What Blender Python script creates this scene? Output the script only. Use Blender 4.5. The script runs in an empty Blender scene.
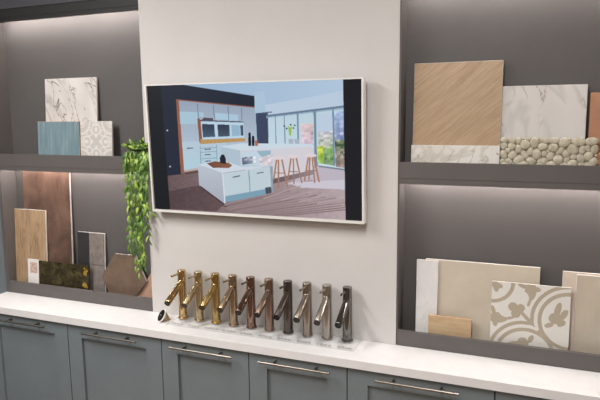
# Tile and tap display in a kitchen showroom. Units are metres; z = 0 is the top of the worktop, y = 0 the face of the pillar.
PILLAR = (202, 198, 195); GREYW = (84, 80, 79); FASCIA = (93, 88, 86); CAB = (112, 121, 125); COUNTER = (222, 220, 219)
LEDPOW = 62.0; SCREEN = .95
LAMPS = [(-.4, -1.5, 51), (1.2, -1.6, 34), (.2, -3.4, 18), (2.2, -3.4, 18)]
PICTURE = [
 ((150,178,208),(178,200,222),'u',0,[(0.073,-0.012),(0.926,-0.024),(0.926,0.633),(0.073,0.736)]),
 ((188,205,224),None,'v',0,[(0.55,0.173),(0.739,0.128),(0.926,0.076),(0.926,0.224),(0.595,0.254)]),
 ((172,196,218),None,'v',0,[(0.535,0.07),(0.584,0.064),(0.584,0.225),(0.535,0.231)]),
 ((98,78,80),(186,168,172),'u',3,[(0.063,0.704),(0.259,0.631),(0.824,0.579),(0.928,0.618),(0.93,1.023),(0.037,1.018)]),
 ((190,182,194),None,'v',0,[(0.663,0.764),(0.815,0.609),(0.928,0.633),(0.929,0.776),(0.78,0.713)]),
 ((205,200,212),None,'v',0,[(0.672,0.741),(0.928,0.704),(0.928,0.776),(0.735,0.774)]),
 ((136,115,114),None,'v',0,[(0.315,0.933),(0.562,0.775),(0.56,0.766),(0.313,0.924)]),
 ((160,141,143),None,'v',0,[(0.33,0.942),(0.604,0.784),(0.602,0.776),(0.328,0.933)]),
 ((158,139,141),None,'v',0,[(0.345,0.95),(0.645,0.793),(0.644,0.785),(0.343,0.941)]),
 ((136,115,114),None,'v',0,[(0.36,0.958),(0.686,0.803),(0.685,0.794),(0.358,0.949)]),
 ((154,135,137),None,'v',0,[(0.374,0.966),(0.727,0.812),(0.725,0.803),(0.373,0.957)]),
 ((152,133,135),None,'v',0,[(0.389,0.975),(0.766,0.821),(0.766,0.812),(0.388,0.965)]),
 ((136,115,114),None,'v',0,[(0.404,0.983),(0.806,0.83),(0.805,0.821),(0.403,0.973)]),
 ((148,129,131),None,'v',0,[(0.418,0.991),(0.845,0.839),(0.844,0.83),(0.418,0.982)]),
 ((146,127,129),None,'v',0,[(0.433,0.999),(0.884,0.847),(0.883,0.839),(0.432,0.99)]),
 ((136,115,114),None,'v',0,[(0.448,1.007),(0.922,0.856),(0.921,0.848),(0.447,0.998)]),
 ((142,123,125),None,'v',0,[(0.462,1.015),(0.96,0.865),(0.959,0.856),(0.462,1.006)]),
 ((140,121,123),None,'v',0,[(0.477,1.023),(0.997,0.873),(0.997,0.865),(0.476,1.014)]),
 ((136,115,114),None,'v',0,[(0.491,1.031),(1.034,0.881),(1.034,0.873),(0.49,1.022)]),
 ((136,117,119),None,'v',0,[(0.505,1.039),(1.071,0.889),(1.07,0.881),(0.505,1.029)]),
 ((180,161,163),None,'v',0,[(0.56,0.873),(0.736,0.763),(0.735,0.756),(0.559,0.866)]),
 ((160,141,142),None,'v',0,[(0.603,0.876),(0.767,0.779),(0.766,0.772),(0.601,0.869)]),
 ((180,161,163),None,'v',0,[(0.644,0.879),(0.798,0.794),(0.796,0.787),(0.643,0.872)]),
 ((160,141,142),None,'v',0,[(0.685,0.882),(0.828,0.81),(0.827,0.803),(0.684,0.875)]),
 ((180,161,163),None,'v',0,[(0.726,0.884),(0.858,0.825),(0.857,0.818),(0.725,0.877)]),
 ((160,141,142),None,'v',0,[(0.766,0.887),(0.888,0.841),(0.887,0.833),(0.765,0.88)]),
 ((180,161,163),None,'v',0,[(0.806,0.89),(0.918,0.856),(0.917,0.849),(0.805,0.882)]),
 ((160,141,142),None,'v',0,[(0.845,0.892),(0.947,0.871),(0.947,0.864),(0.845,0.885)]),
 ((180,161,163),None,'v',0,[(0.883,0.895),(0.976,0.886),(0.976,0.878),(0.883,0.888)]),
 ((160,141,142),None,'v',0,[(0.922,0.897),(1.005,0.9),(1.005,0.893),(0.922,0.89)]),
 ((84,66,66),None,'v',0,[(0.107,0.818),(0.283,0.902),(0.285,0.896),(0.109,0.812)]),
 ((84,66,66),None,'v',0,[(0.155,0.843),(0.303,0.913),(0.305,0.907),(0.156,0.837)]),
 ((84,66,66),None,'v',0,[(0.201,0.867),(0.324,0.923),(0.325,0.917),(0.203,0.861)]),
 ((84,66,66),None,'v',0,[(0.248,0.891),(0.344,0.933),(0.345,0.927),(0.249,0.885)]),
 ((84,66,66),None,'v',0,[(0.293,0.914),(0.363,0.944),(0.365,0.937),(0.295,0.908)]),
 ((84,66,66),None,'v',0,[(0.339,0.938),(0.383,0.954),(0.385,0.947),(0.34,0.931)]),
 ((80,62,66),(100,80,82),'u',3,[(0.075,0.85),(0.256,0.782),(0.375,0.916),(0.328,0.991),(0.076,0.99)]),
 ((27,33,50),(30,36,54),'v',0,[(0.068,-0.02),(0.183,-0.002),(0.535,0.099),(0.534,0.187),(0.151,0.112),(0.159,0.702),(0.075,0.72)]),
 ((190,196,204),None,'v',0,[(0.089,0.348),(0.098,0.348),(0.097,0.36),(0.089,0.36)]),
 ((190,196,204),None,'v',0,[(0.093,0.638),(0.101,0.637),(0.101,0.649),(0.092,0.65)]),
 ((150,92,70),None,'v',0,[(0.15,0.109),(0.166,0.117),(0.17,0.695),(0.152,0.702)]),
 ((150,92,70),None,'v',0,[(0.15,0.109),(0.534,0.178),(0.534,0.187),(0.151,0.12)]),
 ((150,163,184),(178,194,210),'v',0,[(0.164,0.12),(0.534,0.185),(0.539,0.469),(0.168,0.491)]),
 ((168,196,214),None,'v',0,[(0.164,0.205),(0.286,0.215),(0.287,0.25),(0.258,0.249),(0.257,0.303),(0.164,0.303)]),
 ((170,200,220),None,'v',0,[(0.344,0.219),(0.455,0.236),(0.454,0.278),(0.343,0.266)]),
 ((182,200,214),(176,206,220),'v',0,[(0.169,0.444),(0.394,0.426),(0.39,0.618),(0.254,0.639),(0.249,0.655),(0.17,0.67)]),
 ((112,124,148),None,'v',0,[(0.256,0.147),(0.258,0.28),(0.262,0.28),(0.26,0.147)]),
 ((112,124,148),None,'v',0,[(0.336,0.16),(0.337,0.281),(0.341,0.281),(0.339,0.16)]),
 ((112,124,148),None,'v',0,[(0.406,0.172),(0.407,0.282),(0.411,0.282),(0.41,0.172)]),
 ((112,124,148),None,'v',0,[(0.471,0.183),(0.471,0.282),(0.474,0.282),(0.474,0.183)]),
 ((120,150,170),None,'v',0,[(0.259,0.474),(0.258,0.631),(0.261,0.631),(0.262,0.474)]),
 ((120,150,170),None,'v',0,[(0.342,0.465),(0.34,0.597),(0.343,0.597),(0.345,0.465)]),
 ((120,150,170),None,'v',0,[(0.263,0.496),(0.343,0.486),(0.343,0.482),(0.263,0.491)]),
 ((120,150,170),None,'v',0,[(0.262,0.527),(0.343,0.517),(0.343,0.513),(0.262,0.522)]),
 ((120,150,170),None,'v',0,[(0.261,0.578),(0.342,0.568),(0.342,0.563),(0.261,0.574)]),
 ((70,80,95),None,'v',0,[(0.191,0.499),(0.222,0.495),(0.222,0.488),(0.19,0.491)]),
 ((70,80,95),None,'v',0,[(0.283,0.504),(0.313,0.501),(0.313,0.494),(0.283,0.497)]),
 ((70,80,95),None,'v',0,[(0.282,0.547),(0.312,0.543),(0.312,0.536),(0.282,0.54)]),
 ((70,80,95),None,'v',0,[(0.281,0.598),(0.311,0.594),(0.311,0.587),(0.281,0.591)]),
 ((190,170,165),None,'v',0,[(0.171,0.685),(0.249,0.663),(0.248,0.647),(0.17,0.669)]),
 ((95,70,66),None,'v',0,[(0.176,0.707),(0.254,0.683),(0.253,0.666),(0.174,0.69)]),
 ((140,84,62),None,'v',0,[(0.253,0.259),(0.269,0.265),(0.275,0.458),(0.258,0.452)]),
 ((186,148,92),None,'v',0,[(0.262,0.421),(0.483,0.408),(0.484,0.435),(0.263,0.46)]),
 ((186,212,230),None,'v',0,[(0.269,0.265),(0.478,0.282),(0.481,0.41),(0.273,0.424)]),
 ((80,72,84),None,'v',0,[(0.288,0.254),(0.333,0.26),(0.332,0.282),(0.27,0.276)]),
 ((84,80,96),None,'v',0,[(0.269,0.27),(0.479,0.285),(0.479,0.294),(0.269,0.282)]),
 ((44,56,76),(72,90,112),'v',0,[(0.275,0.303),(0.337,0.307),(0.338,0.402),(0.277,0.407)]),
 ((44,54,72),(70,84,104),'v',0,[(0.352,0.307),(0.41,0.31),(0.411,0.397),(0.354,0.402)]),
 ((150,182,204),None,'v',0,[(0.42,0.31),(0.46,0.314),(0.461,0.393),(0.421,0.397)]),
 ((70,84,104),None,'v',0,[(0.463,0.314),(0.477,0.315),(0.477,0.392),(0.464,0.393)]),
 ((58,68,94),None,'v',0,[(0.538,0.225),(0.594,0.221),(0.594,0.476),(0.541,0.477)]),
 ((90,104,128),None,'v',0,[(0.568,0.229),(0.614,0.222),(0.614,0.214),(0.568,0.22)]),
 ((188,210,222),(200,222,232),'v',0,[(0.595,0.247),(0.926,0.19),(0.928,0.625),(0.815,0.609),(0.794,0.472),(0.593,0.476)]),
 ((222,200,200),(206,190,206),'v',16,[(0.738,0.307),(0.795,0.3),(0.796,0.465),(0.742,0.466)]),
 ((170,190,222),(150,160,196),'v',22,[(0.882,0.223),(0.926,0.217),(0.927,0.434),(0.884,0.435)]),
 ((190,206,226),None,'v',0,[(0.812,0.236),(0.876,0.23),(0.878,0.385),(0.814,0.393)]),
 ((196,196,206),(186,196,170),'v',22,[(0.814,0.364),(0.878,0.357),(0.88,0.492),(0.816,0.493)]),
 ((206,214,70),(140,180,90),'v',26,[(0.809,0.472),(0.835,0.464),(0.837,0.593),(0.813,0.591)]),
 ((140,180,112),(120,150,110),'v',26,[(0.835,0.478),(0.878,0.47),(0.88,0.606),(0.837,0.593)]),
 ((110,130,100),(150,130,128),'v',30,[(0.886,0.42),(0.927,0.42),(0.928,0.618),(0.888,0.613)]),
 ((104,124,146),None,'v',0,[(0.587,0.256),(0.926,0.194),(0.925,0.179),(0.586,0.24)]),
 ((150,176,196),None,'v',0,[(0.586,0.262),(0.926,0.204),(0.926,0.197),(0.586,0.255)]),
 ((112,140,162),None,'v',0,[(0.625,0.242),(0.626,0.475),(0.63,0.475),(0.629,0.242)]),
 ((112,140,162),None,'v',0,[(0.666,0.235),(0.667,0.474),(0.671,0.474),(0.67,0.235)]),
 ((112,140,162),None,'v',0,[(0.724,0.226),(0.725,0.473),(0.732,0.473),(0.731,0.226)]),
 ((112,140,162),None,'v',0,[(0.797,0.214),(0.798,0.609),(0.809,0.609),(0.808,0.214)]),
 ((112,140,162),None,'v',0,[(0.877,0.201),(0.879,0.606),(0.886,0.606),(0.883,0.201)]),
 ((120,130,146),None,'v',0,[(0.815,0.617),(0.927,0.638),(0.928,0.627),(0.816,0.606)]),
 ((150,190,80),None,'v',0,[(0.683,0.313),(0.692,0.335),(0.701,0.312),(0.697,0.391),(0.689,0.391)]),
 ((40,60,50),None,'v',0,[(0.682,0.339),(0.681,0.342),(0.68,0.344),(0.678,0.345),(0.676,0.344),(0.675,0.343),(0.674,0.34),(0.674,0.338),(0.675,0.335),(0.676,0.333),(0.678,0.333),(0.68,0.334),(0.681,0.336)]),
 ((40,60,50),None,'v',0,[(0.671,0.321),(0.671,0.323),(0.669,0.325),(0.667,0.326),(0.666,0.326),(0.664,0.325),(0.663,0.322),(0.663,0.319),(0.664,0.317),(0.666,0.315),(0.668,0.315),(0.669,0.316),(0.671,0.318)]),
 ((40,60,50),None,'v',0,[(0.712,0.335),(0.712,0.338),(0.71,0.34),(0.708,0.341),(0.707,0.341),(0.705,0.339),(0.704,0.337),(0.704,0.334),(0.705,0.331),(0.707,0.33),(0.709,0.33),(0.71,0.331),(0.712,0.333)]),
 ((40,60,50),None,'v',0,[(0.718,0.317),(0.718,0.319),(0.717,0.321),(0.715,0.322),(0.713,0.322),(0.711,0.32),(0.711,0.318),(0.711,0.315),(0.711,0.313),(0.713,0.311),(0.715,0.311),(0.717,0.312),(0.718,0.314)]),
 ((40,60,50),None,'v',0,[(0.7,0.311),(0.7,0.313),(0.698,0.315),(0.697,0.316),(0.695,0.316),(0.693,0.314),(0.692,0.312),(0.692,0.309),(0.693,0.307),(0.695,0.305),(0.697,0.305),(0.699,0.306),(0.7,0.308)]),
 ((170,180,196),None,'v',0,[(0.684,0.415),(0.707,0.415),(0.704,0.459),(0.686,0.459)]),
 ((170,180,196),None,'v',0,[(0.711,0.415),(0.733,0.415),(0.73,0.459),(0.713,0.459)]),
 ((176,194,208),None,'v',0,[(0.362,0.48),(0.458,0.501),(0.459,0.631),(0.366,0.588)]),
 ((206,208,220),(214,208,214),'u',0,[(0.458,0.501),(0.794,0.468),(0.796,0.682),(0.608,0.745),(0.458,0.638)]),
 ((150,180,196),None,'v',0,[(0.465,0.516),(0.602,0.501),(0.605,0.632),(0.463,0.63)]),
 ((196,212,226),None,'v',0,[(0.465,0.516),(0.536,0.508),(0.591,0.618),(0.463,0.623)]),
 ((90,104,124),(190,200,212),'u',40,[(0.465,0.559),(0.529,0.549),(0.529,0.6),(0.466,0.615)]),
 ((214,206,212),None,'v',18,[(0.545,0.559),(0.61,0.527),(0.609,0.617),(0.554,0.619)]),
 ((204,218,230),None,'v',0,[(0.362,0.477),(0.461,0.451),(0.792,0.45),(0.795,0.47),(0.46,0.505)]),
 ((96,84,92),(150,140,150),'u',0,[(0.608,0.715),(0.793,0.639),(0.793,0.675),(0.608,0.752)]),
 ((18,20,30),None,'v',0,[(0.5,0.38),(0.503,0.368),(0.509,0.368),(0.512,0.38),(0.512,0.47),(0.498,0.47)]),
 ((18,20,30),None,'v',0,[(0.516,0.402),(0.52,0.392),(0.525,0.392),(0.528,0.402),(0.527,0.469),(0.515,0.47)]),
 ((170,100,80),None,'v',0,[(0.531,0.428),(0.543,0.428),(0.543,0.469),(0.53,0.469)]),
 ((206,216,228),None,'v',0,[(0.243,0.621),(0.366,0.58),(0.458,0.628),(0.608,0.617),(0.366,0.684)]),
 ((186,196,208),(168,172,184),'v',0,[(0.243,0.621),(0.366,0.684),(0.37,0.927),(0.245,0.79)]),
 ((192,208,216),None,'v',0,[(0.367,0.686),(0.602,0.622),(0.602,0.79),(0.37,0.872)]),
 ((124,160,182),None,'v',0,[(0.372,0.867),(0.57,0.796),(0.572,0.838),(0.373,0.916)]),
 ((70,78,90),None,'v',0,[(0.57,0.785),(0.598,0.776),(0.601,0.821),(0.573,0.835)]),
 ((148,160,172),None,'v',0,[(0.596,0.624),(0.609,0.62),(0.608,0.817),(0.6,0.823)]),
 ((214,222,232),None,'v',0,[(0.364,0.685),(0.368,0.923),(0.375,0.922),(0.37,0.684)]),
 ((110,140,156),None,'v',0,[(0.494,0.657),(0.496,0.825),(0.499,0.825),(0.498,0.656)]),
 ((70,84,100),None,'v',0,[(0.416,0.718),(0.453,0.704),(0.452,0.696),(0.415,0.711)]),
 ((70,84,100),None,'v',0,[(0.534,0.681),(0.566,0.67),(0.565,0.664),(0.534,0.674)]),
 ((56,44,50),None,'v',0,[(0.248,0.799),(0.367,0.936),(0.371,0.928),(0.252,0.791)]),
 ((112,70,52),(140,92,66),'u',0,[(0.29,0.611),(0.331,0.592),(0.4,0.602),(0.416,0.622),(0.4,0.642),(0.32,0.644)]),
 ((24,28,38),None,'v',0,[(0.358,0.608),(0.356,0.565),(0.367,0.538),(0.379,0.541),(0.386,0.572),(0.386,0.609)]),
 ((168,122,100),None,'v',0,[(0.633,0.564),(0.629,0.784),(0.636,0.784),(0.64,0.564)]),
 ((168,122,100),None,'v',0,[(0.648,0.564),(0.671,0.775),(0.678,0.772),(0.655,0.562)]),
 ((168,122,100),None,'v',0,[(0.625,0.563),(0.608,0.721),(0.615,0.723),(0.632,0.565)]),
 ((150,112,98),None,'v',0,[(0.618,0.672),(0.659,0.674),(0.659,0.668),(0.618,0.666)]),
 ((222,212,216),None,'v',0,[(0.667,0.555),(0.663,0.562),(0.654,0.567),(0.641,0.57),(0.627,0.57),(0.616,0.566),(0.609,0.56),(0.609,0.554),(0.616,0.547),(0.627,0.543),(0.641,0.542),(0.654,0.544),(0.663,0.549)]),
 ((168,122,100),None,'v',0,[(0.701,0.551),(0.701,0.75),(0.707,0.749),(0.707,0.551)]),
 ((168,122,100),None,'v',0,[(0.713,0.552),(0.737,0.741),(0.743,0.739),(0.72,0.55)]),
 ((168,122,100),None,'v',0,[(0.691,0.551),(0.673,0.718),(0.679,0.719),(0.698,0.552)]),
 ((150,112,98),None,'v',0,[(0.684,0.658),(0.725,0.66),(0.725,0.654),(0.684,0.652)]),
 ((222,212,216),None,'v',0,[(0.728,0.543),(0.725,0.55),(0.717,0.555),(0.706,0.558),(0.694,0.557),(0.684,0.554),(0.679,0.548),(0.679,0.541),(0.684,0.535),(0.695,0.531),(0.706,0.53),(0.718,0.532),(0.726,0.537)]),
 ((168,122,100),None,'v',0,[(0.784,0.542),(0.794,0.737),(0.8,0.736),(0.79,0.541)]),
 ((168,122,100),None,'v',0,[(0.79,0.542),(0.813,0.729),(0.82,0.727),(0.797,0.54)]),
 ((168,122,100),None,'v',0,[(0.768,0.541),(0.748,0.725),(0.755,0.727),(0.774,0.543)]),
 ((168,122,100),None,'v',0,[(0.774,0.541),(0.768,0.713),(0.774,0.713),(0.781,0.542)]),
 ((150,112,98),None,'v',0,[(0.762,0.647),(0.802,0.649),(0.802,0.643),(0.763,0.641)]),
 ((222,212,216),None,'v',0,[(0.808,0.534),(0.805,0.54),(0.796,0.545),(0.784,0.548),(0.771,0.548),(0.76,0.544),(0.754,0.538),(0.754,0.532),(0.76,0.526),(0.771,0.522),(0.784,0.521),(0.796,0.523),(0.805,0.527)]),
 ((14,16,22),None,'v',0,[(-0.023,-0.017),(0.073,-0.015),(0.083,1.014),(-0.019,1.024)]),
 ((30,29,33),None,'v',0,[(0.923,-0.024),(1.007,-0.019),(1.01,1.029),(0.928,1.038)]),
]
import bpy, bmesh, math, random
import numpy as np
from mathutils import Vector, Matrix
C = bpy.context.scene.collection
rnd = random.Random(7)

# ------------------------------------------------------------------ materials
def lin(c):
    out = []
    for v in c:
        v = v/255.0
        out.append(v/12.92 if v <= 0.04045 else ((v+0.055)/1.055)**2.4)
    return out
def rgba(c): return (*lin(c), 1.0)
def newmat(name):
    m = bpy.data.materials.new(name); m.use_nodes = True
    nt = m.node_tree
    return m, nt, nt.nodes['Principled BSDF']
def nd(nt, t, **kw):
    n = nt.nodes.new(t)
    for k, v in kw.items(): setattr(n, k, v)
    return n
def coords(nt, scale=(1,1,1), rot=(0,0,0), loc=(0,0,0)):
    tc = nd(nt, 'ShaderNodeTexCoord'); mr = nd(nt, 'ShaderNodeMapping'); mp = nd(nt, 'ShaderNodeMapping')
    mr.inputs['Rotation'].default_value = rot                       # turn first, then stretch
    mp.inputs['Scale'].default_value = scale; mp.inputs['Location'].default_value = loc
    nt.links.new(tc.outputs['Object'], mr.inputs['Vector']); nt.links.new(mr.outputs['Vector'], mp.inputs['Vector'])
    return mp.outputs['Vector']
def noise(nt, vec, scale, detail=3, rough=.55, dist=0):
    n = nd(nt, 'ShaderNodeTexNoise'); n.inputs['Scale'].default_value = scale
    n.inputs['Detail'].default_value = detail; n.inputs['Roughness'].default_value = rough
    n.inputs['Distortion'].default_value = dist
    nt.links.new(vec, n.inputs['Vector']); return n.outputs['Fac']
def ramp(nt, fac, stops):
    r = nd(nt, 'ShaderNodeValToRGB'); e = r.color_ramp.elements
    while len(e) < len(stops): e.new(.5)
    for i, (p, c) in enumerate(stops):
        e[i].position = p; e[i].color = rgba(c)
    nt.links.new(fac, r.inputs['Fac']); return r.outputs['Color']
def mixc(nt, fac, a, b, mode='MIX'):
    m = nd(nt, 'ShaderNodeMix', data_type='RGBA', blend_type=mode)
    for sock, v in ((m.inputs[0], fac), (m.inputs[6], a), (m.inputs[7], b)):
        if isinstance(v, (int, float)): sock.default_value = v
        elif isinstance(v, tuple): sock.default_value = rgba(v)
        else: nt.links.new(v, sock)
    return m.outputs[2]
def math_(nt, op, a, b=None, c=None):
    m = nd(nt, 'ShaderNodeMath', operation=op)
    for i, v in enumerate((a, b, c)):
        if v is None: continue
        if isinstance(v, (int, float)): m.inputs[i].default_value = v
        else: nt.links.new(v, m.inputs[i])
    return m.outputs[0]
def bump(nt, b, h, strength=.2, dist=.002):
    n = nd(nt, 'ShaderNodeBump'); n.inputs['Strength'].default_value = strength
    n.inputs['Distance'].default_value = dist
    nt.links.new(h, n.inputs['Height']); nt.links.new(n.outputs['Normal'], b.inputs['Normal'])
def plain(name, col, rough=.5, metal=0, var=.06, scale=14, bmp=0, spec=.5):
    m, nt, b = newmat(name)
    v = coords(nt); f = noise(nt, v, scale, 3)
    d = tuple(max(0, x*(1-var)) for x in col); l = tuple(min(255, x*(1+var)) for x in col)
    nt.links.new(ramp(nt, f, [(.3, d), (.7, l)]), b.inputs['Base Color'])
    b.inputs['Roughness'].default_value = rough; b.inputs['Metallic'].default_value = metal
    b.inputs['Specular IOR Level'].default_value = spec
    if bmp: bump(nt, b, noise(nt, v, 180, 2), bmp, .001)
    return m
def metal(name, col, rough, brushed=True):
    m, nt, b = newmat(name)
    b.inputs['Metallic'].default_value = 1; b.inputs['Base Color'].default_value = rgba(col)
    b.inputs['Roughness'].default_value = rough
    if brushed:
        f = noise(nt, coords(nt, (60, 60, 900)), 3, 2)
        r = nd(nt, 'ShaderNodeMapRange'); r.inputs[3].default_value = rough*.75; r.inputs[4].default_value = rough*1.3
        nt.links.new(f, r.inputs[0]); nt.links.new(r.outputs[0], b.inputs['Roughness'])
    return m
def wood(name, stops, along=(1, 1, 1), rot=(0, 0, 0), scale=1.0, rough=.5, bmp=.12):
    m, nt, b = newmat(name)
    v = coords(nt, along, rot)
    f1 = noise(nt, v, 9*scale, 5, .6, .6); f2 = noise(nt, v, 42*scale, 3, .6)
    f = math_(nt, 'ADD', math_(nt, 'MULTIPLY', f1, .65), math_(nt, 'MULTIPLY', f2, .35))
    nt.links.new(ramp(nt, f, stops), b.inputs['Base Color'])
    b.inputs['Roughness'].default_value = rough
    bump(nt, b, f2, bmp, .001)
    return m
def marble(name, base, base2, vein, scale=5, width=.02, seed=0, rot=(0, 0, 0), along=(1, 1, 1), rough=.25, second=None, patch=.5):
    m, nt, b = newmat(name)
    v = coords(nt, along, rot, (seed, seed*.7, seed*.3))
    cl = ramp(nt, noise(nt, v, scale*.8, 4), [(.35, base), (.65, base2)])
    n = noise(nt, v, scale, 4, .6, .8)
    d = math_(nt, 'ABSOLUTE', math_(nt, 'SUBTRACT', n, .5))
    ve = nd(nt, 'ShaderNodeMapRange'); ve.inputs[1].default_value = 0; ve.inputs[2].default_value = width
    ve.inputs[3].default_value = 1; ve.inputs[4].default_value = 0
    nt.links.new(d, ve.inputs[0])
    gate = nd(nt, 'ShaderNodeMapRange'); gate.inputs[1].default_value = patch-.06; gate.inputs[2].default_value = patch+.1
    nt.links.new(noise(nt, v, scale*1.1, 2), gate.inputs[0])
    fac = math_(nt, 'MULTIPLY', ve.outputs[0], gate.outputs[0])
    col = mixc(nt, fac, cl, vein)
    if second:
        n2 = noise(nt, v, scale*.55, 3, .5, 1.2)
        d2 = math_(nt, 'ABSOLUTE', math_(nt, 'SUBTRACT', n2, .47))
        v2 = nd(nt, 'ShaderNodeMapRange'); v2.inputs[1].default_value = 0; v2.inputs[2].default_value = width*2.5
        v2.inputs[3].default_value = .55; v2.inputs[4].default_value = 0
        nt.links.new(d2, v2.inputs[0]); col = mixc(nt, v2.outputs[0], col, second)
    nt.links.new(col, b.inputs['Base Color']); b.inputs['Roughness'].default_value = rough
    return m
def attr_mat(name, rough=.4, emit=0):
    m, nt, b = newmat(name)
    a = nd(nt, 'ShaderNodeVertexColor', layer_name='Col')
    if emit:
        b.inputs['Base Color'].default_value = (.005, .005, .006, 1)
        nt.links.new(a.outputs['Color'], b.inputs['Emission Color']); b.inputs['Emission Strength'].default_value = emit
    else: nt.links.new(a.outputs['Color'], b.inputs['Base Color'])
    b.inputs['Roughness'].default_value = rough
    return m
def emitter(name, col, strength):
    m, nt, b = newmat(name)
    b.inputs['Base Color'].default_value = (0.8, 0.8, 0.8, 1)
    b.inputs['Emission Color'].default_value = rgba(col); b.inputs['Emission Strength'].default_value = strength
    return m
def glassy(name):
    m, nt, b = newmat(name); out = nt.nodes['Material Output']
    tr = nd(nt, 'ShaderNodeBsdfTransparent'); tr.inputs[0].default_value = (1, 1, 1, 1)
    b.inputs['Base Color'].default_value = (.9, .9, .9, 1); b.inputs['Roughness'].default_value = .08
    b.inputs['Specular IOR Level'].default_value = .8
    fr = nd(nt, 'ShaderNodeFresnel'); fr.inputs[0].default_value = 1.45
    mx = nd(nt, 'ShaderNodeMixShader')
    nt.links.new(math_(nt, 'MULTIPLY', fr.outputs[0], .7), mx.inputs[0]); nt.links.new(tr.outputs[0], mx.inputs[1]); nt.links.new(b.outputs[0], mx.inputs[2])
    nt.links.new(mx.outputs[0], out.inputs['Surface']); return m

M = {}
M['white_wall'] = plain('painted_white_wall', PILLAR, .75, var=.012, scale=4)
M['grey_wall'] = plain('dark_grey_painted_wall', GREYW, .65, var=.02, scale=4)
M['grey_board'] = plain('grey_shelf_lacquer', FASCIA, .5, var=.02, scale=5)
M['black_board'] = plain('near_black_pelmet_lacquer', (31, 29, 28), .6, var=.03)
M['slate_panel'] = plain('slate_grey_panel', (66, 66, 70), .6, var=.03)
M['blue_grey'] = plain('blue_grey_cabinet_paint', CAB, .45, var=.02, scale=6)
M['gap_dark'] = plain('dark_cabinet_carcase', (38, 40, 42), .7)
M['counter'] = plain('white_worktop', COUNTER, .35, var=.012, scale=20)
M['floor'] = wood('floor_oak', [(.35, (140, 112, 88)), (.7, (176, 146, 116))], (1, 6, 1), scale=.4, rough=.5)
M['ceiling'] = plain('ceiling_white', (225, 222, 216), .9, var=.01)
M['room_wall'] = plain('showroom_wall', (150, 146, 142), .8, var=.02)
M['room_dark'] = plain('showroom_dark_wall', (48, 46, 48), .6, var=.03)
M['steel'] = metal('brushed_steel_handle', (150, 144, 136), .34)
M['tv_frame'] = plain('white_tv_frame', (222, 219, 214), .35, var=.01)
M['tv_black'] = plain('tv_back_black', (20, 20, 22), .5)
M['led'] = emitter('warm_white_led', (255, 245, 240), LEDPOW)
M['screen'] = attr_mat('lit_screen_picture', .12, SCREEN)
M['acrylic'] = glassy('clear_acrylic')
M['label_grey'] = plain('frosted_label', (104, 101, 99), .5, var=.05)

# ------------------------------------------------------------------ mesh helpers
def obj(name, bm, mats, parent=None, smooth=None, bevel=0):
    if bevel:
        es = [e for e in bm.edges if len(e.link_faces) == 2 and e.calc_face_angle(0) > .6]
        bmesh.ops.bevel(bm, geom=es, offset=bevel, segments=2, profile=.5, affect='EDGES', clamp_overlap=True)
    me = bpy.data.meshes.new(name); bm.normal_update(); bm.to_mesh(me); bm.free()
    for m in (mats if isinstance(mats, (list, tuple)) else [mats]): me.materials.append(m)
    if smooth is not None:
        me.polygons.foreach_set('use_smooth', [True]*len(me.polygons))
        me.set_sharp_from_angle(angle=math.radians(smooth))
    o = bpy.data.objects.new(name, me); C.objects.link(o)
    if parent: o.parent = parent
    return o
def tag(o, label, cat, group=None):
    o['label'] = label; o['category'] = cat
    if group: o['group'] = group
    return o
def thing(name, label, cat, loc=(0, 0, 0), group=None):
    o = bpy.data.objects.new(name, None); C.objects.link(o); o.location = loc
    o.empty_display_size = .05
    return tag(o, label, cat, group)
def struct(name, bm, m, bevel=0):
    o = obj(name, bm, m, bevel=bevel); o['kind'] = 'structure'; return o
def box(bm, x0, x1, y0, y1, z0, z1, mat=0):
    vs = [bm.verts.new(p) for p in ((x0,y0,z0),(x1,y0,z0),(x1,y1,z0),(x0,y1,z0),(x0,y0,z1),(x1,y0,z1),(x1,y1,z1),(x0,y1,z1))]
    fs = []
    for f in ((3,2,1,0),(4,5,6,7),(0,1,5,4),(1,2,6,5),(2,3,7,6),(3,0,4,7)):
        fc = bm.faces.new([vs[i] for i in f]); fc.material_index = mat; fs.append(fc)
    return fs
def bx(*a, mat=0):
    bm = bmesh.new(); box(bm, *a, mat=mat); return bm
def prism(bm, pts, y0, y1, mat=0, side=None):
    """polygon in x,z (counter-clockwise seen from the front) with depth y0..y1"""
    a = [bm.verts.new((x, y0, z)) for x, z in pts]; b = [bm.verts.new((x, y1, z)) for x, z in pts]
    f = bm.faces.new(a); f.material_index = mat
    g = bm.faces.new(b[::-1]); g.material_index = mat if side is None else side
    n = len(pts)
    for i in range(n):
        q = bm.faces.new((a[i], b[i], b[(i+1) % n], a[(i+1) % n])); q.material_index = mat if side is None else side
    bmesh.ops.recalc_face_normals(bm, faces=bm.faces)
def lathe(bm, prof, axis0=(0, 0, 0), direction=(0, 0, 1), seg=32, mat=0):
    """revolve (r, h) profile around an axis"""
    d = Vector(direction).normalized(); q = d.to_track_quat('Z', 'Y'); o = Vector(axis0)
    rings = []
    for r, h in prof:
        if r < 1e-6: rings.append([bm.verts.new(o + q @ Vector((0, 0, h)))])
        else: rings.append([bm.verts.new(o + q @ Vector((r*math.cos(2*math.pi*i/seg), r*math.sin(2*math.pi*i/seg), h))) for i in range(seg)])
    for A, B in zip(rings, rings[1:]):
        for i in range(seg):
            j = (i+1) % seg
            if len(A) == 1 and len(B) == 1: continue
            if len(A) == 1: f = bm.faces.new((A[0], B[i], B[j]))
            elif len(B) == 1: f = bm.faces.new((A[i], A[j], B[0]))
            else: f = bm.faces.new((A[i], A[j], B[j], B[i]))
            f.material_index = mat
    bmesh.ops.recalc_face_normals(bm, faces=bm.faces)
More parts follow.
